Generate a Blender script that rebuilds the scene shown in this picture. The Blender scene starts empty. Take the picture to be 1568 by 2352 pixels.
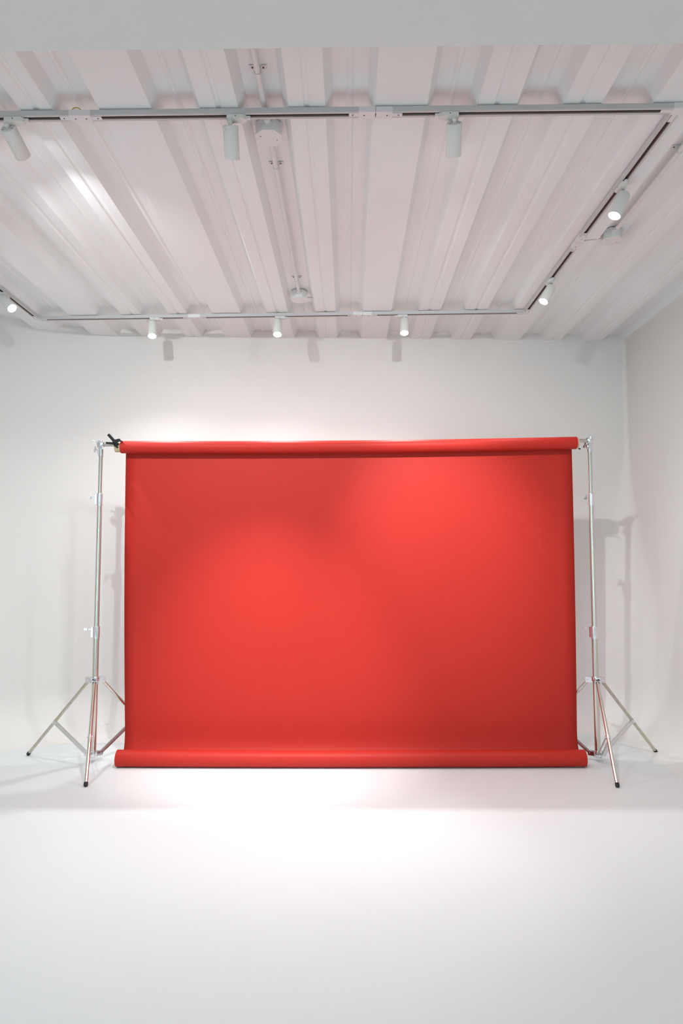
import bpy, bmesh, math, random
from mathutils import Vector, Matrix
random.seed(4)
D = bpy.data
S = bpy.context.scene
COL = S.collection
CH = 1.2                       # camera height

# ------------------------------------------------------------------ camera, world, exposure
cam_d = D.cameras.new('camera'); cam = D.objects.new('camera', cam_d); COL.objects.link(cam)
cam_d.sensor_fit = 'VERTICAL'; cam_d.sensor_height = 36.0; cam_d.lens = 36.0 * 1519 / 2352
cam_d.clip_start = 0.05; cam_d.clip_end = 100
cam.location = (0, 0, CH); cam.rotation_euler = (math.radians(90 + 4.067), 0, 0)
S.camera = cam
w = D.worlds.new('world'); S.world = w; w.use_nodes = True
w.node_tree.nodes['Background'].inputs[0].default_value = (0.68, 0.91, 1.0, 1)
w.node_tree.nodes['Background'].inputs[1].default_value = 4.2
S.view_settings.view_transform = 'Standard'; S.view_settings.look = 'None'
S.view_settings.gamma = 1; S.view_settings.use_curve_mapping = False
S.view_settings.exposure = 0.05
LAMP_COL = (0.95, 0.985, 1.0)
POW = 1.0

# ------------------------------------------------------------------ materials
def mat(name, col, rough=0.6, metal=0.0, spec=0.5, noise=0.0, nscale=6.0, bump=0.0, bscale=200.0, emit=None):
    m = D.materials.new(name); m.use_nodes = True
    nt = m.node_tree; b = nt.nodes['Principled BSDF']
    b.inputs['Base Color'].default_value = (*col, 1); b.inputs['Roughness'].default_value = rough
    b.inputs['Metallic'].default_value = metal; b.inputs['Specular IOR Level'].default_value = spec
    tc = nt.nodes.new('ShaderNodeTexCoord')
    n = nt.nodes.new('ShaderNodeTexNoise'); n.inputs['Scale'].default_value = nscale
    n.inputs['Detail'].default_value = 5
    nt.links.new(tc.outputs['Object'], n.inputs['Vector'])
    mx = nt.nodes.new('ShaderNodeMix'); mx.data_type = 'RGBA'
    mx.inputs[6].default_value = (*[c * (1 - noise) for c in col], 1)
    mx.inputs[7].default_value = (*[min(1, c * (1 + noise)) for c in col], 1)
    nt.links.new(n.outputs['Fac'], mx.inputs[0]); nt.links.new(mx.outputs[2], b.inputs['Base Color'])
    if bump:
        n2 = nt.nodes.new('ShaderNodeTexNoise'); n2.inputs['Scale'].default_value = bscale; n2.inputs['Detail'].default_value = 3
        nt.links.new(tc.outputs['Object'], n2.inputs['Vector'])
        bp = nt.nodes.new('ShaderNodeBump'); bp.inputs['Strength'].default_value = bump; bp.inputs['Distance'].default_value = 0.002
        nt.links.new(n2.outputs['Fac'], bp.inputs['Height']); nt.links.new(bp.outputs['Normal'], b.inputs['Normal'])
    if emit:
        b.inputs['Emission Color'].default_value = (*emit[0], 1); b.inputs['Emission Strength'].default_value = emit[1]
    return m
M_wall = mat('white_cyclorama_paint', (0.825, 0.80, 0.768), 0.6, noise=0.012, nscale=2.5, bump=0.06, bscale=60)
M_floor = mat('white_floor_paint', (0.765, 0.79, 0.79), 0.55, noise=0.01, nscale=1.5, bump=0.03, bscale=40)
M_ceil = mat('white_steel_ceiling_paint', (0.88, 0.885, 0.88), 0.55, noise=0.01, nscale=4, bump=0.05, bscale=25)
M_beam = mat('white_beam_paint', (0.745, 0.755, 0.745), 0.7, noise=0.015, nscale=3, bump=0.05, bscale=60)
M_red = mat('red_paper', (0.49, 0.026, 0.017), 0.5, spec=0.2, noise=0.03, nscale=30, bump=0.05, bscale=300)
M_core = mat('cardboard', (0.62, 0.50, 0.32), 0.75, noise=0.06, nscale=40)
M_core_in = mat('cardboard_dark', (0.40, 0.31, 0.2), 0.8, noise=0.05)
M_chrome = mat('chrome_tube', (0.66, 0.635, 0.565), 0.2, metal=1, noise=0.04, nscale=25)
M_worn = mat('worn_chrome_tube', (0.58, 0.55, 0.47), 0.28, metal=1, noise=0.22, nscale=38)
M_cast = mat('polished_casting', (0.80, 0.81, 0.83), 0.18, metal=1, noise=0.05, nscale=60)
M_alu = mat('brushed_aluminium', (0.72, 0.71, 0.71), 0.3, metal=1, noise=0.04, nscale=60)
M_rub = mat('black_rubber', (0.012, 0.012, 0.013), 0.5, noise=0.1)
M_blk = mat('black_plastic', (0.004, 0.004, 0.0045), 0.45, spec=0.3, noise=0.1)
M_lamp = mat('white_powder_coat', (0.765, 0.75, 0.715), 0.5, noise=0.01, bump=0.04, bscale=400)
M_track = mat('track_white_aluminium', (0.60, 0.585, 0.585), 0.42, noise=0.01)
M_conn = mat('track_white_plastic', (0.80, 0.775, 0.775), 0.45, noise=0.01)
M_slot = mat('track_copper_conductor', (0.16, 0.115, 0.10), 0.5, noise=0.1, nscale=30)
M_screw = mat('dark_screw', (0.08, 0.06, 0.05), 0.4, metal=0.6)
M_lens = mat('lit_lamp_lens', (0.9, 0.9, 0.9), 0.4, emit=((0.94, 0.98, 1.0), 40))
M_box = mat('white_painted_box', (0.79, 0.775, 0.765), 0.55, noise=0.015)
M_yel = mat('yellow_green_wire', (0.50, 0.46, 0.06), 0.5)
M_wire = mat('beige_wire', (0.42, 0.36, 0.27), 0.5)
M_tape = mat('yellowed_tape', (0.66, 0.50, 0.22), 0.6, noise=0.05)
M_dark = mat('hollow_dark', (0.02, 0.02, 0.02), 0.7)

# ------------------------------------------------------------------ helpers
def finish(name, bm, m, parent=None, root=None):
    me = D.meshes.new(name)
    bmesh.ops.recalc_face_normals(bm, faces=bm.faces)
    bm.normal_update()
    for e in bm.edges:         # crisp edges between caps and sides
        if any(not f.smooth for f in e.link_faces) or (len(e.link_faces) == 2 and e.calc_face_angle(0) > 0.7): e.smooth = False
    if root is not None:
        inv = Matrix.Translation(-Vector(root.location))
        bmesh.ops.transform(bm, matrix=inv, verts=bm.verts)
    bm.to_mesh(me); bm.free()
    me.materials.append(m)
    o = D.objects.new(name, me); COL.objects.link(o)
    if parent is not None: o.parent = parent
    return o
def thing(name, label, cat, loc, group=None):
    o = D.objects.new(name, None); COL.objects.link(o); o.location = loc
    o.empty_display_size = 0.05
    o['label'] = label; o['category'] = cat
    if group: o['group'] = group
    return o
def tag(o, label, cat, group=None):
    o['label'] = label; o['category'] = cat
    if group: o['group'] = group
    return o
def struct(o, label=None):
    o['kind'] = 'structure'
    if label: o['label'] = label
    return o
def frame(d):
    d = Vector(d).normalized()
    a = Vector((0, 0, 1)) if abs(d.z) < 0.95 else Vector((1, 0, 0))
    u = d.cross(a).normalized(); v = d.cross(u).normalized()
    return d, u, v
def box(bm, c, size, rot=None, bev=0.0):
    t = bmesh.new()
    bmesh.ops.create_cube(t, size=1.0)
    bmesh.ops.scale(t, vec=size, verts=t.verts)
    if bev: bmesh.ops.bevel(t, geom=t.edges[:], offset=bev, segments=2, profile=0.7, affect='EDGES')
    mt = Matrix.Translation(c)
    if rot is not None: mt = mt @ rot.to_4x4()
    bmesh.ops.transform(t, matrix=mt, verts=t.verts)
    me = D.meshes.new('tmp'); t.to_mesh(me); t.free(); bm.from_mesh(me); D.meshes.remove(me)
def rotz(a): return Matrix.Rotation(a, 3, 'Z')
def align(d):      # rotation taking local X to d
    d, u, v = frame(d)
    return Matrix((d, v, -u)).transposed() if Matrix((d, v, -u)).determinant() > 0 else Matrix((d, v, u)).transposed()
def lathe(bm, p, d, prof, seg=32, cap=True):
    """prof: list of (t along d, radius)"""
    d, u, v = frame(d); p = Vector(p); rings = []
    for t, r in prof:
        if r < 1e-6: rings.append([bm.verts.new(p + d * t)]); continue
        rings.append([bm.verts.new(p + d * t + (u * math.cos(a) + v * math.sin(a)) * r) for a in [2 * math.pi * i / seg for i in range(seg)]])
    for k, (A, B) in enumerate(zip(rings, rings[1:])):
        dt = abs(prof[k + 1][0] - prof[k][0]); flat = dt < 1e-5
        for i in range(seg):
            j = (i + 1) % seg
            if len(A) == 1 and len(B) == 1: continue
            if len(A) == 1: f = bm.faces.new((A[0], B[i], B[j]))
            elif len(B) == 1: f = bm.faces.new((A[i], B[0], A[j]))
            else: f = bm.faces.new((A[i], A[j], B[j], B[i]))
            f.smooth = not flat
    if cap:
        for R in (rings[0], rings[-1]):
            if len(R) > 1: bm.faces.new(R)
def tube(bm, a, b, r, seg=24, ch=0.0):
    a = Vector(a); b = Vector(b); L = (b - a).length
    if ch: lathe(bm, a, b - a, [(0, r - ch), (ch, r), (L - ch, r), (L, r - ch)], seg)
    else: lathe(bm, a, b - a, [(0, r), (L, r)], seg)
def wire(bm, pts, r, seg=10):
    pts = [Vector(p) for p in pts]
    # catmull-rom
    P = [pts[0]] + pts + [pts[-1]]; out = []
    for i in range(1, len(P) - 2):
        for k in range(8):
            t = k / 8; p0, p1, p2, p3 = P[i - 1:i + 3]
            out.append(0.5 * ((2 * p1) + (p2 - p0) * t + (2 * p0 - 5 * p1 + 4 * p2 - p3) * t * t + (3 * p1 - p0 - 3 * p2 + p3) * t ** 3))
    out.append(pts[-1])
    rings = []; u = None
    for i, p in enumerate(out):
        d = (out[min(i + 1, len(out) - 1)] - out[max(i - 1, 0)]).normalized()
        if u is None: u = frame(d)[1]
        u = (u - d * u.dot(d)).normalized(); v = d.cross(u)
        rings.append([bm.verts.new(p + (u * math.cos(a) + v * math.sin(a)) * r) for a in [2 * math.pi * k / seg for k in range(seg)]])
    for A, B in zip(rings, rings[1:]):
        for i in range(seg):
            f = bm.faces.new((A[i], A[(i + 1) % seg], B[(i + 1) % seg], B[i])); f.smooth = True
    bm.faces.new(rings[0]); bm.faces.new(rings[-1])
def extrude_poly(bm, pts, vec):
    """closed polygon pts (3D) extruded by vec"""
    A = [bm.verts.new(Vector(p)) for p in pts]; B = [bm.verts.new(Vector(p) + Vector(vec)) for p in pts]
    n = len(A)
    for i in range(n): bm.faces.new((A[i], A[(i + 1) % n], B[(i + 1) % n], B[i]))
    bm.faces.new(A); bm.faces.new(B)
def strip(bm, ring_a, ring_b, smooth=False):
    for i in range(len(ring_a) - 1):
        f = bm.faces.new((ring_a[i], ring_a[i + 1], ring_b[i + 1], ring_b[i])); f.smooth = smooth

def zc(x): return CH + 1.648 + 0.0125 * x           # underside of the ceiling ribs
def yb(x): return 4.84 + 0.07 * x                   # back wall line
XR = 2.18                                           # right wall
YF = -2.6                                           # front end of the studio

# ------------------------------------------------------------------ room shell
CV = 0.30                                           # radius of the cove between floor and walls
topz = lambda x: zc(x) + 0.062
n0 = Vector((0.07, -1)).normalized(); nR = Vector((-1, 0))
P0 = Vector((XR, yb(XR)))                            # back right corner in plan
# vector w with w.n0 = w.nR = 1
wv = Vector((-1.0, (1 + n0.x) / n0.y))
def fil(z):                                          # the corner is sharp at the top and melts into the cove at the floor
    t = min(1, max(0, (z - 0.2) / 1.9)); t = t * t * (3 - 2 * t)
    return 0.55 * (1 - t) + 0.03 * t
def corner_pt(u):
    a1 = math.atan2(nR.y, nR.x); a2 = math.atan2(n0.y, n0.x) + 2 * math.pi
    a = a1 + (a2 - a1) * u; d = Vector((math.cos(a), math.sin(a)))
    def f(z, off):
        r = fil(z); c = P0 + wv * r; p = c - d * (r - off); return p.x, p.y
    return f
def plain(p, n):
    return lambda z, off: (p[0] + n[0] * off, p[1] + n[1] * off)
LEV = [(CV * (1 - math.cos(math.pi / 2 * k / 24)), CV * (1 - math.sin(math.pi / 2 * k / 24))) for k in range(25)] + [(z, 0.0) for z in (0.5, 0.7, 0.9, 1.1, 1.3, 1.5, 1.7, 1.9, 2.1, 2.5)]
def wall_mesh(path):
    bm = bmesh.new(); rings = []
    for f in path:
        ring = [bm.verts.new((*f(z, o), z)) for z, o in LEV]
        x, y = f(2.9, 0); tz = topz(x); ring.append(bm.verts.new((x, y, tz)))
        x2, y2 = f(2.9, -0.08); ring += [bm.verts.new((x2, y2, tz)), bm.verts.new((x2, y2, -0.02))]
        x3, y3 = f(0, CV); ring.append(bm.verts.new((x3, y3, -0.02)))
        rings.append(ring)
    n = len(LEV)
    for A, B in zip(rings, rings[1:]):
        m = len(A)
        for i in range(m):
            j = (i + 1) % m; fc = bm.faces.new((A[i], A[j], B[j], B[i])); fc.smooth = i < n
    return bm
nn = tuple(n0)
cr = [corner_pt(u / 20) for u in range(21)]
pr = [plain((XR, y), (-1, 0)) for y in (YF, 0.0, 2.0, 3.5, 4.0, 4.3)] + [cr[0]]
pb = cr + [plain((x, yb(x)), nn) for x in (1.5, 1.3, 1.0, 0.0, -1.0, -1.4, -1.5)]
R = 1.30; c0 = Vector((-1.6, yb(-1.6))) + n0 * R
a0 = math.atan2(-n0.y, -n0.x)
pl = [plain((x, yb(x)), nn) for x in (-1.5, -1.55)]
N = 64
for k in range(N + 1):
    a = a0 + (math.pi - a0) * k / N
    pl.append(plain((c0.x + R * math.cos(a), c0.y + R * math.sin(a)), (-math.cos(a), -math.sin(a))))
pl += [plain((c0.x - R, y), (1, 0)) for y in (3.2, 2.0, 0.0, YF)]
XL = c0.x - R
struct(finish('wall_back', wall_mesh(pb), M_wall))
struct(finish('wall_left', wall_mesh(pl), M_wall))
struct(finish('wall_right', wall_mesh(pr), M_wall))
bm = bmesh.new(); box(bm, ((XL + XR) / 2, 1.2, -0.03), (XR - XL + 0.3, 8.2, 0.06)); struct(finish('floor', bm, M_floor))

# corrugated ceiling: rib edges measured across the room (bottom flats)
flats = [(-2.86, -2.76), (-2.55, -2.36), (-2.165, -2.02), (-1.812, -1.63), (-1.462, -1.335), (-1.145, -1.028),
         (-0.858, -0.668), (-0.490, -0.352), (-0.167, -0.034), (0.149, 0.338), (0.522, 0.665), (0.836, 0.976),
         (1.164, 1.355), (1.535, 1.672), (1.855, 1.993)]
prof = []; SL = 0.028; H = 0.050
def f_narrow(a, b):
    c = (a + b) / 2; return [(a, 0), (c - 0.012, 0), (c - 0.005, 0.005), (c + 0.005, 0.005), (c + 0.012, 0), (b, 0)]
prof.append((XL - 0.05, H))
for i, (a, b) in enumerate(flats):
    if prof: prof.append((a - SL, H))
    prof += f_narrow(a, b) if (b - a) < 0.16 else [(a, 0), (b, 0)]
    prof.append((b + SL, H))
    nxt = flats[i + 1][0] - SL if i + 1 < len(flats) else 2.15
    c = (b + SL + nxt) / 2
    if nxt - b > 0.08: prof += [(c - 0.014, H), (c - 0.004, H - 0.006), (c + 0.004, H - 0.006), (c + 0.014, H)]
prof += [(2.135, H), (2.16, 0.004), (XR + 0.06, 0.004)]
prof = [p for i, p in enumerate(prof) if i == 0 or p[0] > prof[i - 1][0] + 1e-4]
bm = bmesh.new(); rows = []
for y in (1.55, 2.4, 3.2, 4.0, 4.9, 5.12):
    sh = 0.010 * (y - 4.85)
    rows.append([bm.verts.new((x + sh, y, zc(x) + h)) for x, h in prof])
for A, B in zip(rows, rows[1:]): strip(bm, A, B)
top = [[bm.verts.new((x, y, zc(x) + 0.12)) for x in (XL - 0.08, XR + 0.08)] for y in (1.55, 5.12)]
strip(bm, top[0], top[1])
struct(finish('ceiling', bm, M_ceil))
# beam across the room and the flat ceiling on this side of it
bm = bmesh.new()
def slab(bm, y0, y1, z0, z1, sl=0.0125, x0=None, x1=None):
    x0 = XL - 0.05 if x0 is None else x0; x1 = XR + 0.05 if x1 is None else x1
    v = [bm.verts.new((x, y, z + sl * x)) for x in (x0, x1) for y in (y0, y1) for z in (z0, z1)]
    for q in ((0, 1, 3, 2), (4, 6, 7, 5), (0, 4, 5, 1), (2, 3, 7, 6), (0, 2, 6, 4), (1, 5, 7, 3)): bm.faces.new([v[i] for i in q])
slab(bm, 1.25, 1.785, CH + 1.45, CH + 1.76)
bmesh.ops.bevel(bm, geom=bm.edges[:], offset=0.004, segments=2, affect='EDGES')
struct(finish('trim_1', bm, M_beam))
bm = bmesh.new(); slab(bm, YF, 1.25, CH + 1.47, CH + 1.55); struct(finish('ceiling_front', bm, M_beam))
# front wall behind the camera: unseen dark panels, added to darken the pole reflections, between two tall openings that let the daylight in
bm = bmesh.new()
box(bm, (XL + 0.05, YF, 1.33), (0.1, 0.1, 2.66)); box(bm, (XR - 0.05, YF, 1.33), (0.1, 0.1, 2.66))
box(bm, ((XL + XR) / 2, YF, 2.60), (XR - XL - 0.2, 0.1, 0.12))
struct(finish('wall_front', bm, M_wall))
bm = bmesh.new(); box(bm, (-0.62, YF, 1.27), (1.22, 0.06, 2.54), None, 0.01); box(bm, (0.62, YF, 1.27), (1.22, 0.06, 2.54), None, 0.01); box(bm, (0.0, YF, 1.27), (0.03, 0.05, 2.54))
struct(finish('added_dark_panel_1', bm, mat('added_panel_charcoal', (0.10, 0.10, 0.095), 0.5)))

# ------------------------------------------------------------------ lighting tracks
TH = 0.020; TW = 0.035; YFT = 2.318; YBT = 4.330; XRT = 1.232; XLT = -2.035
def zt(x): return zc(x) - 0.003                      # top of track
def rail(root, a, b, name='rail'):
    a = Vector((a[0], a[1], zt(a[0]))); b = Vector((b[0], b[1], zt(b[0])))
    d = (b - a); L = d.length; d.normalize(); s = Vector((-d.y, d.x, 0)).normalized(); u = Vector((0, 0, 1))
    w2 = TW / 2; g = 0.0082; lip = 0.004; dp = 0.014
    pts = [(-w2, 0), (w2, 0), (w2, -TH), (g, -TH), (g, -TH + dp), (-g, -TH + dp), (-g, -TH), (-w2, -TH)]
    bm = bmesh.new(); extrude_poly(bm, [a + s * p + u * q for p, q in pts], d * L)
    r = finish(name, bm, M_track, root, root)
    bm = bmesh.new()
    for sx in (-1, 1):
        q = [(sx * (g - 0.0003), -TH + 0.0015), (sx * (g - 0.003), -TH + 0.0035), (sx * (g - 0.003), -TH + dp - 0.002), (sx * (g - 0.0003), -TH + dp - 0.002)]
        extrude_poly(bm, [a + s * p + u * z for p, z in q], d * L)
    q = [(-g + 0.0004, -TH + dp - 0.0014), (g - 0.0004, -TH + dp - 0.0014), (g - 0.0004, -TH + dp - 0.0003), (-g + 0.0004, -TH + dp - 0.0003)]
    extrude_poly(bm, [a + s * p + u * z for p, z in q], d * L)
    c = finish('conductor', bm, M_slot, root, root); c['label'] = 'brown conductor slot'
    return r
def connector(root, c, axis, half, seam=True):
    """plastic joint covering the slot, centred at c on a track running along axis"""
    d = Vector(axis); rot = rotz(math.atan2(d.y, d.x)); z = zt(c[0]) - TH
    bm = bmesh.new()
    parts = [(-half / 2 - 0.0008, half - 0.0016), (half / 2 + 0.0008, half - 0.0016)] if seam else [(0, 2 * half)]
    for off, ln in parts:
        box(bm, (c[0] + d.x * off, c[1] + d.y * off, z + 0.0085), (ln, TW + 0.003, TH + 0.002), rot, 0.0012)
    for sgn in (-1, 1):
        o = sgn * (half + 0.018)
        box(bm, (c[0] + d.x * o, c[1] + d.y * o, z + 0.0005), (0.036, 0.016, 0.003), rot, 0.0006)
    f = finish('connector', bm, M_conn, root, root)
    for o in (-half - 0.022, -half + 0.02, half - 0.02, half + 0.022):
        bm = bmesh.new(); zz = 0.0042 if abs(o) < half else 0.0028
        lathe(bm, (c[0] + d.x * o, c[1] + d.y * o, z + 0.001), (0, 0, -1), [(0, 0.0028), (zz, 0.0028)], 12)
        finish('screw', bm, M_screw, f, root)
grp = 'white lighting tracks under the corrugated ceiling'
t_front = thing('lighting_track', 'white lighting track nearest the camera, running right across the top of the room', 'lighting track', (0, YFT, zt(0) - TH))
rail(t_front, (XLT, YFT), (XRT + TW / 2, YFT))
connector(t_front, (0.125, YFT), (1, 0), 0.062); connector(t_front, (-0.955, YFT), (1, 0), 0.040, False)
t_back = thing('lighting_track', 'white lighting track along the back wall, above the three lit spotlights', 'lighting track', (-0.4, YBT, zt(-.4) - TH))
rail(t_back, (XLT - TW / 2, YBT + 0.006), (XRT + TW / 2, YBT - 0.012))
connector(t_back, (0.14, YBT - 0.006), (1, 0), 0.062); connector(t_back, (-0.985, YBT), (1, 0), 0.040, False)
t_right = thing('lighting_track', 'white lighting track running from front to back at the right', 'lighting track', (XRT, 3.3, zt(XRT) - TH))
rail(t_right, (XRT - 0.002, YFT + TW / 2 + 0.003), (XRT, YBT - TW / 2 - 0.016))
connector(t_right, (XRT, 3.33), (0, 1), 0.062)
t_left = thing('lighting_track', 'white lighting track at the left edge, ending in the back left corner', 'lighting track', (XLT, 3.3, zt(XLT) - TH))
rail(t_left, (XLT, YFT + TW / 2 + 0.003), (XLT, YBT - TW / 2))
for root, (cx, cy), sx, sy in ((t_front, (XRT, YFT), -1, 1), (t_back, (XRT, YBT - 0.012), -1, -1), (t_back, (XLT, YBT), 1, -1)):
    bm = bmesh.new(); z = zt(cx) - TH / 2
    box(bm, (cx, cy, z), (TW + 0.003, TW + 0.003, TH + 0.003), None, 0.001)
    box(bm, (cx + sx * 0.035, cy, z - 0.009), (0.05, 0.016, 0.004), None, 0.0006)
    box(bm, (cx, cy + sy * 0.035, z - 0.009), (0.016, 0.05, 0.004), None, 0.0006)
    finish('corner_connector', bm, M_conn, root, root)

# ------------------------------------------------------------------ spotlights
def spotlight(label, x, y, axis, off, aim, d=None, pw=(60, 60, 40), flip=1, drop=0.024, ca=46, sx=0.0):
    """x,y: adapter centre; axis 'x'/'y'; off: where the head hangs along the track; aim: world point, or d: direction"""
    ztb = zt(x) - TH
    root = thing('spotlight', label, 'spotlight', (x, y, ztb))
    ax = Vector((1, 0, 0)) if axis == 'x' else Vector((0, 1, 0)); rot = rotz(0 if axis == 'x' else math.pi / 2)
    c = Vector((x, y, ztb))
    bm = bmesh.new()
    L = 0.072
    # adapter: chamfered plan plate, 16 mm deep
    s = Vector((-ax.y, ax.x, 0)); w2 = 0.0165
    pts = [(-L / 2, -w2), (L / 2 - 0.012, -w2), (L / 2, -w2 + 0.010), (L / 2, w2 - 0.010), (L / 2 - 0.012, w2), (-L / 2, w2)]
    extrude_poly(bm, [c + ax * (p * flip) + s * q for p, q in pts], (0, 0, -0.016))
    bmesh.ops.bevel(bm, geom=bm.edges[:], offset=0.0015, segments=2, affect='EDGES')
    adp = finish('adapter', bm, M_lamp, root, root)
    bm = bmesh.new(); box(bm, c + ax * (flip * (L / 2 + 0.006)) + Vector((0, 0, -0.006)), (0.014, 0.012, 0.010), rot, 0.001)
    finish('latch', bm, M_conn, root, root)
    for sg in (-1, 1):
        bm = bmesh.new(); lathe(bm, c - ax * (0.004 * flip) + s * sg * (w2 - 0.0008) + Vector((0, 0, -0.008)), s * sg, [(0, 0.002), (0.0016, 0.002)], 12)
        finish('screw', bm, M_screw, adp, root)
    P = c + ax * off + Vector((sx, 0, -drop))
    dv = Vector(d).normalized() if d is not None else (Vector(aim) - P).normalized()
    bm = bmesh.new()
    lathe(bm, c + ax * off + Vector((0, 0, -0.015)), (0, 0, -1), [(0, 0.012), (0.004, 0.012), (0.004, 0.0075), (drop - 0.013, 0.0075)], 24)
    # swivel fork: a flat strap from the stem to the side of the head
    side = dv.cross(Vector((0, 0, 1)))
    side = side.normalized() if side.length > 0.05 else Vector((1, 0, 0))
    lathe(bm, P - side * 0.008, side, [(0, 0.005), (0.0015, 0.0075), (0.0145, 0.0075), (0.016, 0.005)], 20)
    if sx: tube(bm, c + ax * off + Vector((0, 0, -0.019)), P, 0.0062, 20, 0.001)
    box(bm, P + dv * 0.004, (0.020, 0.011, 0.011), align(dv), 0.001)
    finish('swivel_arm', bm, M_lamp, root, root)
    bm = bmesh.new(); q = P + dv * 0.008; r = 0.0285; HL = 0.112
    lathe(bm, q, dv, [(0, 0), (0, r - 0.003), (0.001, r - 0.001), (0.003, r), (HL - 0.0012, r), (HL, r - 0.001), (HL, r - 0.0028), (HL - 0.004, r - 0.0032), (HL - 0.004, 0)], 48, False)
    for k in range(3):
        a = 2 * math.pi * k / 3; _, u, v = frame(dv)
        pp = q + (u * math.cos(a) + v * math.sin(a)) * 0.019
    head = finish('lamp_head', bm, M_lamp, root, root)
    _, u, v = frame(dv)
    for k in range(3):
        bm = bmesh.new(); a = 2 * math.pi * k / 3 + 0.4
        lathe(bm, q + (u * math.cos(a) + v * math.sin(a)) * 0.0195 + dv * 0.0004, -dv, [(0, 0.0022), (0.0012, 0.0022)], 10)
        finish('head_screw', bm, M_screw, head, root)
    bm = bmesh.new()
    lathe(bm, q, dv, [(HL - 0.0035, 0), (HL - 0.0035, r - 0.0036), (HL - 0.001, r - 0.0036), (HL - 0.0004, 0.015), (HL - 0.0002, 0)], 48, False)
    ln = finish('lens', bm, M_lens, head, root); ln['label'] = 'glowing white lens'
    qq = q + dv * (HL + 0.006)
    for nm, e, ang in (('core_light', pw[0], ca), ('beam_light', pw[1], 58), ('spill_light', pw[2], (102 if x < -1 else 114) if y < 2.5 else (118 if axis == 'y' else 146))):
        if not e: continue
        l = D.lights.new(nm, 'SPOT'); l.energy = e * POW; l.color = LAMP_COL; l.shadow_soft_size = 0.016
        l.spot_size = math.radians(ang); l.spot_blend = 1.0 if ang < 100 else 0.75
        o = D.objects.new(nm, l); COL.objects.link(o); o.parent = root
        o.location = qq - Vector(root.location); o.rotation_euler = dv.to_track_quat('-Z', 'Y').to_euler()
    return root
# front track, aimed at the backdrop and back wall
spotlight('white spotlight at the left end of the nearest track, tilted to the right', -1.195, YFT, 'x', -0.032, None, (0.10, 0.87, -0.43), flip=1, pw=(0, 34, 44), ca=38)
spotlight('white spotlight on the nearest track beside the octagonal junction box, hanging upright', -0.383, YFT, 'x', -0.025, None, (-0.02, 0.56, -0.83), flip=1, pw=(290, 0, 28), ca=43)
spotlight('white spotlight on the nearest track, the rightmost of its three', 0.392, YFT, 'x', 0.022, None, (0.085, 0.74, -0.65), flip=-1, pw=(170, 0, 70), ca=43)
# back track, tipped towards the camera
for lb, x in (('lit spotlight on the back track, nearest to the left track corner', -1.245), ('lit spotlight on the back track, in the middle of the three', -0.408), ('lit spotlight on the back track, nearest to the right track corner', 0.405)):
    spotlight(lb, x, YBT, 'x', -0.020 if x < 0.2 else 0.015, None, (-0.07 * x, -0.34, -0.93), flip=1 if x < 0.2 else -1, pw=(8, 0, 38))
# side tracks
spotlight('lit spotlight on the right track, the one closer to the camera', XRT, 2.80, 'y', 0.02, None, (-0.42, -0.05, -0.90), flip=-1, sx=0.020, pw=(55, 0, 14))
spotlight('lit spotlight on the right track, close to its far corner', XRT, 3.80, 'y', 0.02, None, (-0.50, -0.15, -0.85), flip=-1, sx=0.018, pw=(55, 0, 14))
spotlight('lit spotlight on the left track, cut by the left edge of the photo', XLT, 3.90, 'y', -0.015, None, (0.68, -0.263, -0.69), flip=1, sx=-0.012, pw=(10, 0, 58))

# ------------------------------------------------------------------ junction boxes, conduits, wires
ZR = lambda x: zc(x) + H
def junction_box(label, x, y):
    zb = ZR(x) - 0.057
    root = thing('junction_box', label, 'junction box', (x, y, ZR(x)))
    bm = bmesh.new(); r = 0.053
    pts = [(x + r * math.cos(math.pi / 8 + k * math.pi / 4), y + r * math.sin(math.pi / 8 + k * math.pi / 4), zb + 0.005) for k in range(8)]
    extrude_poly(bm, pts, (0, 0, 0.046)); finish('box_body', bm, M_box, root, root)
    bm = bmesh.new(); r = 0.055
    pts = [(x + r * math.cos(math.pi / 8 + k * math.pi / 4), y + r * math.sin(math.pi / 8 + k * math.pi / 4), zb) for k in range(8)]
    extrude_poly(bm, pts, (0, 0, 0.006)); cv = finish('cover', bm, M_box, root, root)
    for a in (0.35, 0.35 + math.pi):
        bm = bmesh.new(); lathe(bm, (x + 0.033 * math.cos(a), y + 0.033 * math.sin(a), zb + 0.0005), (0, 0, -1), [(0, 0.0022), (0.0015, 0.0022)], 12)
        finish('screw', bm, M_screw, cv, root)
    bm = bmesh.new(); lathe(bm, (x, y - 0.045, zb + 0.032), (0, -1, 0), [(0, 0.015), (0.012, 0.015), (0.012, 0.0125), (0.032, 0.0125)], 24)
    finish('coupling', bm, M_box, root, root)
    return zb
B1 = (-0.283, 2.47); B2 = (-0.268, 4.085); B3 = (1.412, 3.35)
junction_box('octagonal white junction box just behind the nearest track, beside the upright spotlight', *B1)
junction_box('small white junction box on the ceiling above the middle spotlight of the back track', *B2)
junction_box('white junction box outside the right track, under its nearer lit spotlight', *B3)
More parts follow.
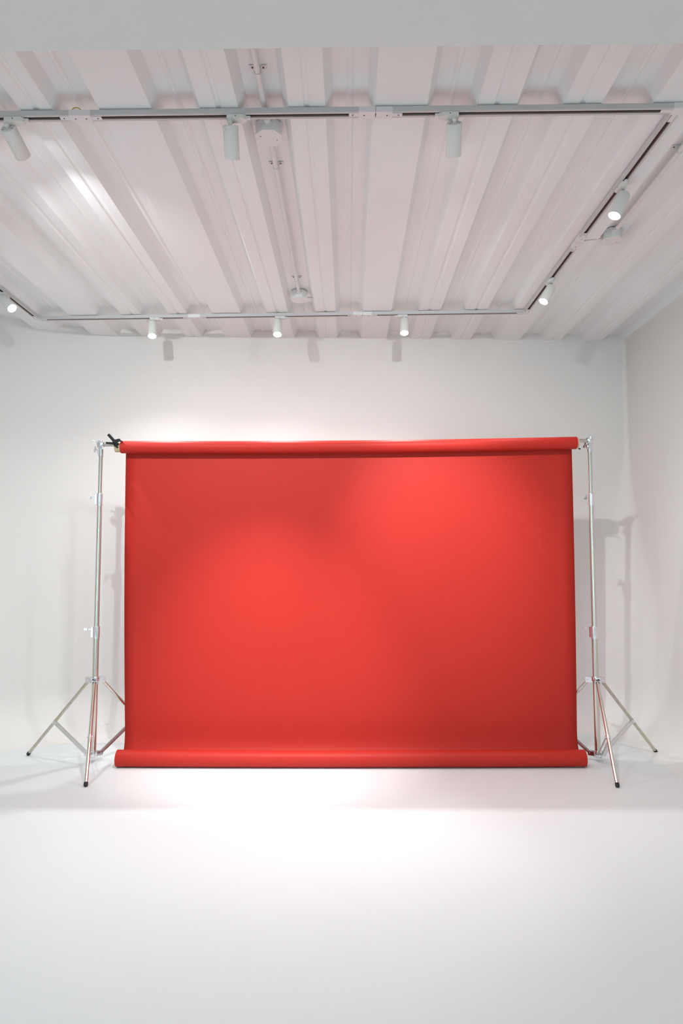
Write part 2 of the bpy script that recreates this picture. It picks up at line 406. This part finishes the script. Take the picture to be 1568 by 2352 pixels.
def conduit(label, a, b, clips):
    root = thing('conduit', label, 'conduit', (a[0], a[1], ZR(a[0])))
    bm = bmesh.new(); za = ZR(a[0]) - 0.025; zb_ = ZR(b[0]) - 0.025
    A = Vector((a[0], a[1], za)); B = Vector((b[0], b[1], zb_)); tube(bm, A, B, 0.0105, 20); finish('pipe', bm, M_box, root, root)
    for t in clips:
        p = A.lerp(B, t); bm = bmesh.new()
        lathe(bm, p - Vector((0, 0.008, 0)), (0, 1, 0), [(0, 0.0112), (0, 0.0125), (0.016, 0.0125), (0.016, 0.0112)], 20, False)
        box(bm, p + Vector((0, 0, 0.022)), (0.062, 0.016, 0.003), None, 0.0006)
        box(bm, p + Vector((0, 0, 0.014)), (0.022, 0.015, 0.016), None, 0.0006)
        c = finish('clip', bm, M_box, root, root)
        for sx in (-0.019, 0.019):
            bm = bmesh.new(); lathe(bm, p + Vector((sx, 0, 0.021)), (0, 0, -1), [(0, 0.0026), (0.004, 0.0026)], 12)
            finish('screw', bm, M_screw, c, root)
conduit('white conduit pipe between the beam and the octagonal junction box', (-0.296, 1.786), (B1[0], B1[1] - 0.075), (0.62,))
conduit('white conduit pipe along the ceiling between the front and back junction boxes', (B1[0] + 0.002, B1[1] + 0.054), (B2[0], B2[1] - 0.075), (0.13, 0.9))
conduit('white conduit pipe leading towards the camera from the right junction box', (B3[0] - 0.02, 2.0), (B3[0], B3[1] - 0.075), (0.5,))
bm = bmesh.new(); z = ZR(0) - 0.04
wire(bm, [(B2[0] + 0.052, B2[1] + 0.01, z), (B2[0] + 0.085, B2[1] + 0.01, z), (B2[0] + 0.098, B2[1] + 0.04, z + 0.01), (B2[0] + 0.10, YBT - 0.08, z + 0.008), (B2[0] + 0.108, YBT - 0.010, zt(0) + 0.004)], 0.0022)
tag(finish('wire', bm, M_wire), 'thin wire from the back junction box down to the back track', 'wire')
bm = bmesh.new(); z = ZR(1.3) - 0.045
wire(bm, [(B3[0] - 0.052, B3[1] - 0.01, z), (B3[0] - 0.09, B3[1] - 0.005, z - 0.004), (B3[0] - 0.13, B3[1], z - 0.006), (XRT + TW / 2 - 0.001, B3[1] + 0.0, zt(XRT) - 0.006)], 0.0022)
tag(finish('wire', bm, M_wire), 'thin wire from the right junction box across to the right track', 'wire')
bm = bmesh.new(); x = -0.965
wire(bm, [(x - 0.022, YFT - 0.01, zt(x) + 0.001), (x - 0.012, YFT - 0.014, zt(x) + 0.009), (x + 0.004, YFT - 0.014, zt(x) + 0.010), (x + 0.016, YFT - 0.01, zt(x) + 0.001)], 0.0018)
tag(finish('wire', bm, M_yel), 'short yellow green wire looping over the nearest track', 'wire')

# ------------------------------------------------------------------ backdrop stands
YS = 4.027
def stand(label, X, legs, knobs, head_flip, bar_z):
    root = thing('light_stand', label, 'light stand', (X, YS, 0))
    C = Vector((X, YS, 0))
    z1, z2, z3 = 0.76, 1.563, bar_z - 0.040
    for nm, a, b, r in (('pole_section', 0.035, z1 - 0.03, 0.0175), ('pole_section', z1 - 0.03, z2 - 0.03, 0.0152), ('pole_section', z2 - 0.03, z3 + 0.014, 0.0125)):
        bm = bmesh.new(); tube(bm, C + Vector((0, 0, a)), C + Vector((0, 0, b)), r, 32); finish(nm, bm, M_chrome, root, root)
    # collars with a clamping lug and a T-knob
    for (zc_, r, ka, style) in ((z1, 0.0205, knobs[0], 'wing'), (z2, 0.0185, knobs[1], 'knob')):
        bm = bmesh.new()
        lathe(bm, C + Vector((0, 0, zc_ - 0.037)), (0, 0, 1), [(0, r - 0.002), (0, r + 0.001), (0.004, r + 0.001), (0.004, r), (0.068, r), (0.070, r + 0.0005), (0.074, r - 0.001), (0.074, r - 0.004)], 32)
        kd = Vector((math.cos(ka), math.sin(ka), 0))
        box(bm, C + kd * (r + 0.003) + Vector((0, 0, zc_)), (0.014, 0.022, 0.062), rotz(ka), 0.002)
        col = finish('collar', bm, M_cast, root, root)
        bm = bmesh.new(); p = C + kd * (r + 0.008) + Vector((0, 0, zc_ + 0.016))
        lathe(bm, p, kd, [(0, 0.007), (0.006, 0.007), (0.006, 0.0035), (0.026, 0.0035)], 16)
        if style == 'knob':
            # three lobed knob seen edge on
            for k in range(3):
                a = 2 * math.pi * k / 3 + math.pi / 2; side = kd.cross(Vector((0, 0, 1)))
                off = Vector((0, 0, 1)) * math.sin(a) + side * math.cos(a)
                lathe(bm, p + kd * 0.024 + off * 0.011, kd, [(0, 0.006), (0.001, 0.0085), (0.008, 0.0085), (0.009, 0.006)], 16)
            lathe(bm, p + kd * 0.022, kd, [(0, 0.011), (0.010, 0.011)], 20)
        else:
            box(bm, p + kd * 0.034 + Vector((0, 0, 0.002)), (0.026, 0.008, 0.016), rotz(ka), 0.003)
        finish('knob', bm, M_cast, col, root)
        bm = bmesh.new(); p = C + kd * (r + 0.006) + Vector((0, 0, zc_ - 0.022)); lathe(bm, p, kd, [(0, 0.0055), (0.007, 0.0055), (0.009, 0.003)], 12)
        finish('screw', bm, M_cast, col, root)
    # top socket and clamp head holding the crossbar
    bm = bmesh.new()
    lathe(bm, C + Vector((0, 0, z3 - 0.034)), (0, 0, 1), [(0, 0.014), (0, 0.0175), (0.003, 0.0175), (0.003, 0.016), (0.048, 0.016), (0.050, 0.013)], 28)
    kd = Vector((-0.80, -0.60, 0)).normalized(); ka = math.atan2(kd.y, kd.x)
    box(bm, C + kd * 0.014 + Vector((0, 0, z3 + 0.002)), (0.012, 0.02, 0.036), rotz(ka), 0.002)
    soc = finish('socket', bm, M_cast, root, root)
    bm = bmesh.new(); p = C + kd * 0.018 + Vector((0, 0, z3 + 0.004))
    lathe(bm, p, kd, [(0, 0.0065), (0.006, 0.0065), (0.006, 0.0032), (0.018, 0.0032)], 16)
    for k in range(3):
        a = 2 * math.pi * k / 3 + math.pi / 2; side = kd.cross(Vector((0, 0, 1)))
        off = Vector((0, 0, 1)) * math.sin(a) + side * math.cos(a)
        lathe(bm, p + kd * 0.014 + off * 0.012, kd, [(0, 0.006), (0.001, 0.009), (0.008, 0.009), (0.009, 0.006)], 16)
    lathe(bm, p + kd * 0.012, kd, [(0, 0.011), (0.010, 0.011)], 20)
    finish('knob', bm, M_cast, soc, root)
    # cast head: saddle under the bar, cap over it, lever at the outer side
    f = head_flip
    B = C + Vector((0, 0, bar_z))
    bm = bmesh.new()
    lathe(bm, B + Vector((-0.020 * f, 0, 0)), (f, 0, 0), [(0, 0.0145), (0, 0.0205), (0.003, 0.022), (0.033, 0.022), (0.036, 0.0205), (0.036, 0.0145), (0, 0.0145)], 28, False)
    box(bm, B + Vector((0.0, 0, -0.022)), (0.030, 0.030, 0.016), None, 0.003)
    box(bm, B + Vector((-0.004 * f, -0.0225, 0.010)), (0.026, 0.012, 0.014), None, 0.003)
    finish('clamp_head', bm, M_cast, root, root)
    bm = bmesh.new()
    wire(bm, [B + Vector((-0.002 * f, -0.022, 0.018)), B + Vector((-0.014 * f, -0.026, 0.013)), B + Vector((-0.026 * f, -0.03, 0.014)), B + Vector((-0.040 * f, -0.032, 0.021))], 0.0035, 12)
    lathe(bm, B + Vector((-0.002 * f, -0.024, 0.006)), (0, 0, 1), [(0, 0.008), (0.014, 0.008), (0.017, 0.005)], 16)
    finish('lever', bm, M_cast, root, root)
    # leg hub
    hz = 0.483
    bm = bmesh.new()
    lathe(bm, C + Vector((0, 0, hz - 0.012)), (0, 0, 1), [(0, 0.018), (0, 0.023), (0.002, 0.0245), (0.024, 0.0245), (0.026, 0.023), (0.026, 0.018)], 32)
    for a in legs:
        d = Vector((math.cos(a), math.sin(a), 0)); s = Vector((-d.y, d.x, 0)); rot = rotz(a)
        for sg in (-1, 1): box(bm, C + d * 0.037 + s * (sg * 0.0135) + Vector((0, 0, hz - 0.006)), (0.040, 0.003, 0.034), rot, 0.001)
        box(bm, C + d * 0.034 + Vector((0, 0, hz + 0.0105)), (0.036, 0.028, 0.003), rot, 0.001)
    hub = finish('hub', bm, M_cast, root, root)
    for a in legs:
        d = Vector((math.cos(a), math.sin(a), 0)); s = Vector((-d.y, d.x, 0)); bm = bmesh.new()
        lathe(bm, C + d * 0.044 - s * 0.017 + Vector((0, 0, hz - 0.008)), s, [(0, 0.003), (0.001, 0.0045), (0.033, 0.0045), (0.034, 0.003)], 12)
        finish('pivot_pin', bm, M_cast, hub, root)
    # lower bracket
    bm = bmesh.new()
    lathe(bm, C + Vector((0, 0, 0.022)), (0, 0, 1), [(0, 0.012), (0, 0.020), (0.003, 0.0215), (0.040, 0.0215), (0.042, 0.018)], 28)
    for a in legs:
        d = Vector((math.cos(a), math.sin(a), 0)); s = Vector((-d.y, d.x, 0)); rot = rotz(a)
        for sg in (-1, 1): box(bm, C + d * 0.036 + s * (sg * 0.012) + Vector((0, 0, 0.042)), (0.036, 0.003, 0.026), rot, 0.001)
        lathe(bm, C + d * 0.046 - s * 0.018 + Vector((0, 0, 0.044)), s, [(0, 0.004), (0.036, 0.004)], 12)
    finish('lower_bracket', bm, M_cast, root, root)
    for i, a in enumerate(legs):
        d = Vector((math.cos(a), math.sin(a), 0)); s = Vector((-d.y, d.x, 0))
        A = C + d * 0.042 + Vector((0, 0, hz - 0.010)); Ft = C + d * 0.455 + Vector((0, 0, 0.012))
        bm = bmesh.new(); tube(bm, A, Ft, 0.0098, 28, 0.002)
        leg = finish('leg', bm, M_worn if i == 0 else M_chrome, root, root)
        bm = bmesh.new(); u = (Ft - A).normalized(); lathe(bm, Ft - u * 0.010, u, [(0, 0.0098), (0, 0.0112), (0.016, 0.0112), (0.0205, 0.008), (0.0215, 0)], 24, False)
        ft = finish('rubber_foot', bm, M_rub, leg, root); ft['label'] = 'black rubber foot'
        J = A.lerp(Ft, 0.565)
        bm = bmesh.new(); lathe(bm, J - u * 0.010, u, [(0, 0.0098), (0, 0.0118), (0.020, 0.0118), (0.020, 0.0098)], 24, False)
        lathe(bm, J - s * 0.016, s, [(0, 0.003), (0.001, 0.0045), (0.031, 0.0045), (0.032, 0.003)], 12)
        finish('leg_clip', bm, M_cast, leg, root)
        K = C + d * 0.046 + Vector((0, 0, 0.044)); v = (J - K)
        for sg in (-1, 1):
            bm = bmesh.new(); box(bm, (J + K) / 2 + s * (sg * 0.0105), (v.length, 0.0022, 0.013), Matrix((v.normalized(), s, v.normalized().cross(s))).transposed(), 0.0005)
            finish('brace', bm, M_alu, root, root)
    return root
rad = math.radians
XSL, XSR = -1.4765, 1.524
stand('chrome tripod light stand at the left of the backdrop, next to the black clamp', XSL, [rad(164.8), rad(-74), rad(45)], [rad(186), rad(186)], 1, 1.902)
stand('chrome tripod light stand at the right of the backdrop', XSR, [rad(21.8), rad(-99), rad(141.5)], [rad(120), rad(95)], -1, 1.928)

# crossbar (two telescoping halves)
def rc(x):         # centre line of the top roll, slightly sagging
    t = (x + 1.352) / 2.79; return Vector((x, YS, 1.886 + 0.026 * t - 0.010 * 4 * t * (1 - t)))
bm = bmesh.new(); wire(bm, [rc(x) + Vector((0, 0, 0.0135)) for x in (XSL - 0.012, -1.2, -0.8, -0.4, -0.05)], 0.0112, 24)
wire(bm, [rc(x) + Vector((0, 0, 0.0128)) for x in (-0.12, 0.3, 0.7, 1.1, 1.4, XSR + 0.012)], 0.0125, 24)
tag(finish('crossbar', bm, M_chrome), 'horizontal chrome bar joining the two stands and carrying the red paper roll', 'crossbar')

# ------------------------------------------------------------------ red paper backdrop
pap = thing('paper_backdrop', 'wide red seamless paper hanging from its roll down to a second roll on the floor', 'backdrop', (0.04, YS, 0))
def rc(x):         # centre line of top roll, slightly sagging
    t = (x + 1.352) / 2.79; return Vector((x, YS, 1.886 + 0.026 * t - 0.010 * 4 * t * (1 - t)))
RR = 0.0385
def sweep(bm, xs, cen, rad_, ang=None, seg=48, caps=True, inner=None):
    rings = []
    for x in xs:
        c = cen(x); rings.append([bm.verts.new(c + Vector((0, math.cos(a), math.sin(a))) * rad_) for a in [2 * math.pi * k / seg for k in range(seg)]])
    for P_, Q_ in zip(rings, rings[1:]):
        for i in range(seg):
            f = bm.faces.new((P_[i], P_[(i + 1) % seg], Q_[(i + 1) % seg], Q_[i])); f.smooth = True
    if caps:
        for Rg, x in ((rings[0], xs[0]), (rings[-1], xs[-1])):
            if inner:
                c = cen(x); n = [bm.verts.new(c + Vector((0, math.cos(a), math.sin(a))) * inner) for a in [2 * math.pi * k / seg for k in range(seg)]]
                for i in range(seg): bm.faces.new((Rg[i], Rg[(i + 1) % seg], n[(i + 1) % seg], n[i]))
            else: bm.faces.new(Rg)
lin = lambda a, b, n: [a + (b - a) * i / (n - 1) for i in range(n)]
bm = bmesh.new(); sweep(bm, lin(-1.352, 1.441, 30), rc, RR, inner=0.032); finish('top_roll', bm, M_red, pap, pap)
# cardboard core with open ends
bm = bmesh.new(); xs = lin(-1.388, 1.452, 30)
sweep(bm, xs, rc, 0.0318, inner=0.0262); sweep(bm, xs, rc, 0.0262, caps=False)
c = finish('cardboard_core', bm, M_core, pap, pap); c['label'] = 'pale cardboard tube'
# hanging sheet
bm = bmesh.new(); rows = []
YR, ZB, RB = 3.925, 0.0, 0.047
def sheet_pt(t, x):
    """t 0..1 top to bottom"""
    pts = None
    top = rc(x); y0 = YS + RR + 0.0006
    if t < 0.86:
        s = t / 0.86; z = top.z + (0.20 - top.z) * s
        y = y0 + 0.020 * s * s + 0.003 * math.sin(2.2 * x + 1.0) * s * (1 - s) * 4
        return y, z
    s = (t - 0.86) / 0.14
    p0 = Vector((y0 + 0.020, 0.20)); p1 = Vector((y0 + 0.026, 0.06)); p2 = Vector((y0 + 0.000, 0.0015)); p3 = Vector((YR, 0.0012))
    q = p0 * (1 - s) ** 3 + p1 * 3 * s * (1 - s) ** 2 + p2 * 3 * s * s * (1 - s) + p3 * s ** 3
    return q.x, q.y
NX, NT = 40, 70
for i in range(NT + 1):
    t = i / NT
    t2 = t
    xl = -1.337 + 0.031 * t; xr = 1.428 - 0.004 * t
    xl += 0.008 * math.sin(math.pi * min(1, t / 0.9)) * -0.4
    row = []
    for j in range(NX + 1):
        u = j / NX; x = xl + (xr - xl) * u
        y, z = sheet_pt(t2, x)
        if t < 0.86:      # the free edges curl forwards a touch
            e = max(0, 1 - u / 0.035) ** 2 + max(0, 1 - (1 - u) / 0.035) ** 2
            y -= 0.004 * e * math.sin(math.pi * t / 0.86)
        row.append(bm.verts.new((x, y, z)))
    rows.append(row)
for A_, B_ in zip(rows, rows[1:]): strip(bm, A_, B_, True)
sh = finish('hanging_sheet', bm, M_red, pap, pap)
md = sh.modifiers.new('thickness', 'SOLIDIFY'); md.thickness = 0.0008; md.offset = 0
bm = bmesh.new(); sweep(bm, lin(-1.300, 1.410, 24), lambda x: Vector((x, YR - 0.012 * (1 - (x / 1.35) ** 2), RB + 0.0022)), RB, inner=0.020)
br = finish('bottom_roll', bm, M_red, pap, pap)
bm = bmesh.new(); sweep(bm, lin(-1.299, 1.409, 4), lambda x: Vector((x, YR, RB + 0.002)), 0.0202, caps=False)
finish('roll_lining', bm, M_core_in, br, pap)
for x, a in ((1.355, -0.62), (0.262, -0.90), (-0.222, -0.93)):
    bm = bmesh.new(); seg = 8; r = RB + 0.0006; vs = []
    yc = YR - 0.012 * (1 - (x / 1.35) ** 2); hw = 0.011
    for k in range(seg + 1):
        t = math.pi + math.pi / 2 * (-a) + (k / seg) * 0.17
        vs.append([bm.verts.new((x + sx * hw, yc + r * math.cos(t), RB + 0.0022 + r * math.sin(t))) for sx in (-1, 1)])
    for p_, q_ in zip(vs, vs[1:]): bm.faces.new((p_[0], p_[1], q_[1], q_[0]))
    o = finish('tape', bm, M_tape, br, pap); o['label'] = 'small piece of yellowed tape'
    md = o.modifiers.new('thickness', 'SOLIDIFY'); md.thickness = 0.0006; md.offset = 1

# ------------------------------------------------------------------ black spring clamp on the core's left end
cx = -1.386; cc = rc(cx)
cl = thing('spring_clamp', 'black plastic spring clamp gripping the left end of the cardboard tube', 'clamp', (cx, YS - 0.03, cc.z))
yq = YS - 0.040
def bar2(bm, a, b, w, t):     # tapered flat bar between two points in the XZ plane
    a = Vector(a); b = Vector(b); v = b - a
    box(bm, (a + b) / 2, (v.length, t, w), Matrix((v.normalized(), Vector((0, 1, 0)), v.normalized().cross(Vector((0, 1, 0))))).transposed(), 0.003)
def Pp(px, py, y=None):        # point at depth y seen at pixel (px,py): used once to lay out the clamp
    y = yq if y is None else y; th = math.radians(4.067); k = (1176 - py) / 1519; s, c = math.sin(th), math.cos(th)
    Z = y * (s + k * c) / (c - k * s); z_c = y * c + Z * s
    return Vector(((px - 784) * z_c / 1519, y, CH + Z))
bm = bmesh.new(); bar2(bm, Pp(249, 998), Pp(264, 1015), 0.0165, 0.020); bar2(bm, Pp(262, 1012), Pp(270, 1022), 0.022, 0.022)
bar2(bm, Pp(264, 1013.5), Pp(276, 1010.5), 0.016, 0.022); bar2(bm, Pp(273, 1010), Pp(281, 1015), 0.008, 0.020)
finish('upper_handle', bm, M_blk, cl, cl)
bm = bmesh.new(); bar2(bm, Pp(243.5, 1017.5), Pp(262, 1018), 0.011, 0.020); bar2(bm, Pp(259, 1017), Pp(267, 1024), 0.015, 0.020); bar2(bm, Pp(263, 1020), Pp(270, 1028), 0.010, 0.018)
finish('lower_handle', bm, M_blk, cl, cl)
bm = bmesh.new(); lathe(bm, Pp(266, 1016) - Vector((0, 0.014, 0)), (0, 1, 0), [(0, 0.004), (0.001, 0.006), (0.027, 0.006), (0.028, 0.004)], 16); finish('pivot', bm, M_blk, cl, cl)
bm = bmesh.new(); lathe(bm, Vector((1.447, YS - 0.022, rc(1.44).z - 0.037)), (0.8, -0.3, -0.4), [(0, 0.004), (0.012, 0.004), (0.015, 0.002)], 12)
finish('edge_clip', bm, M_blk, c, pap)
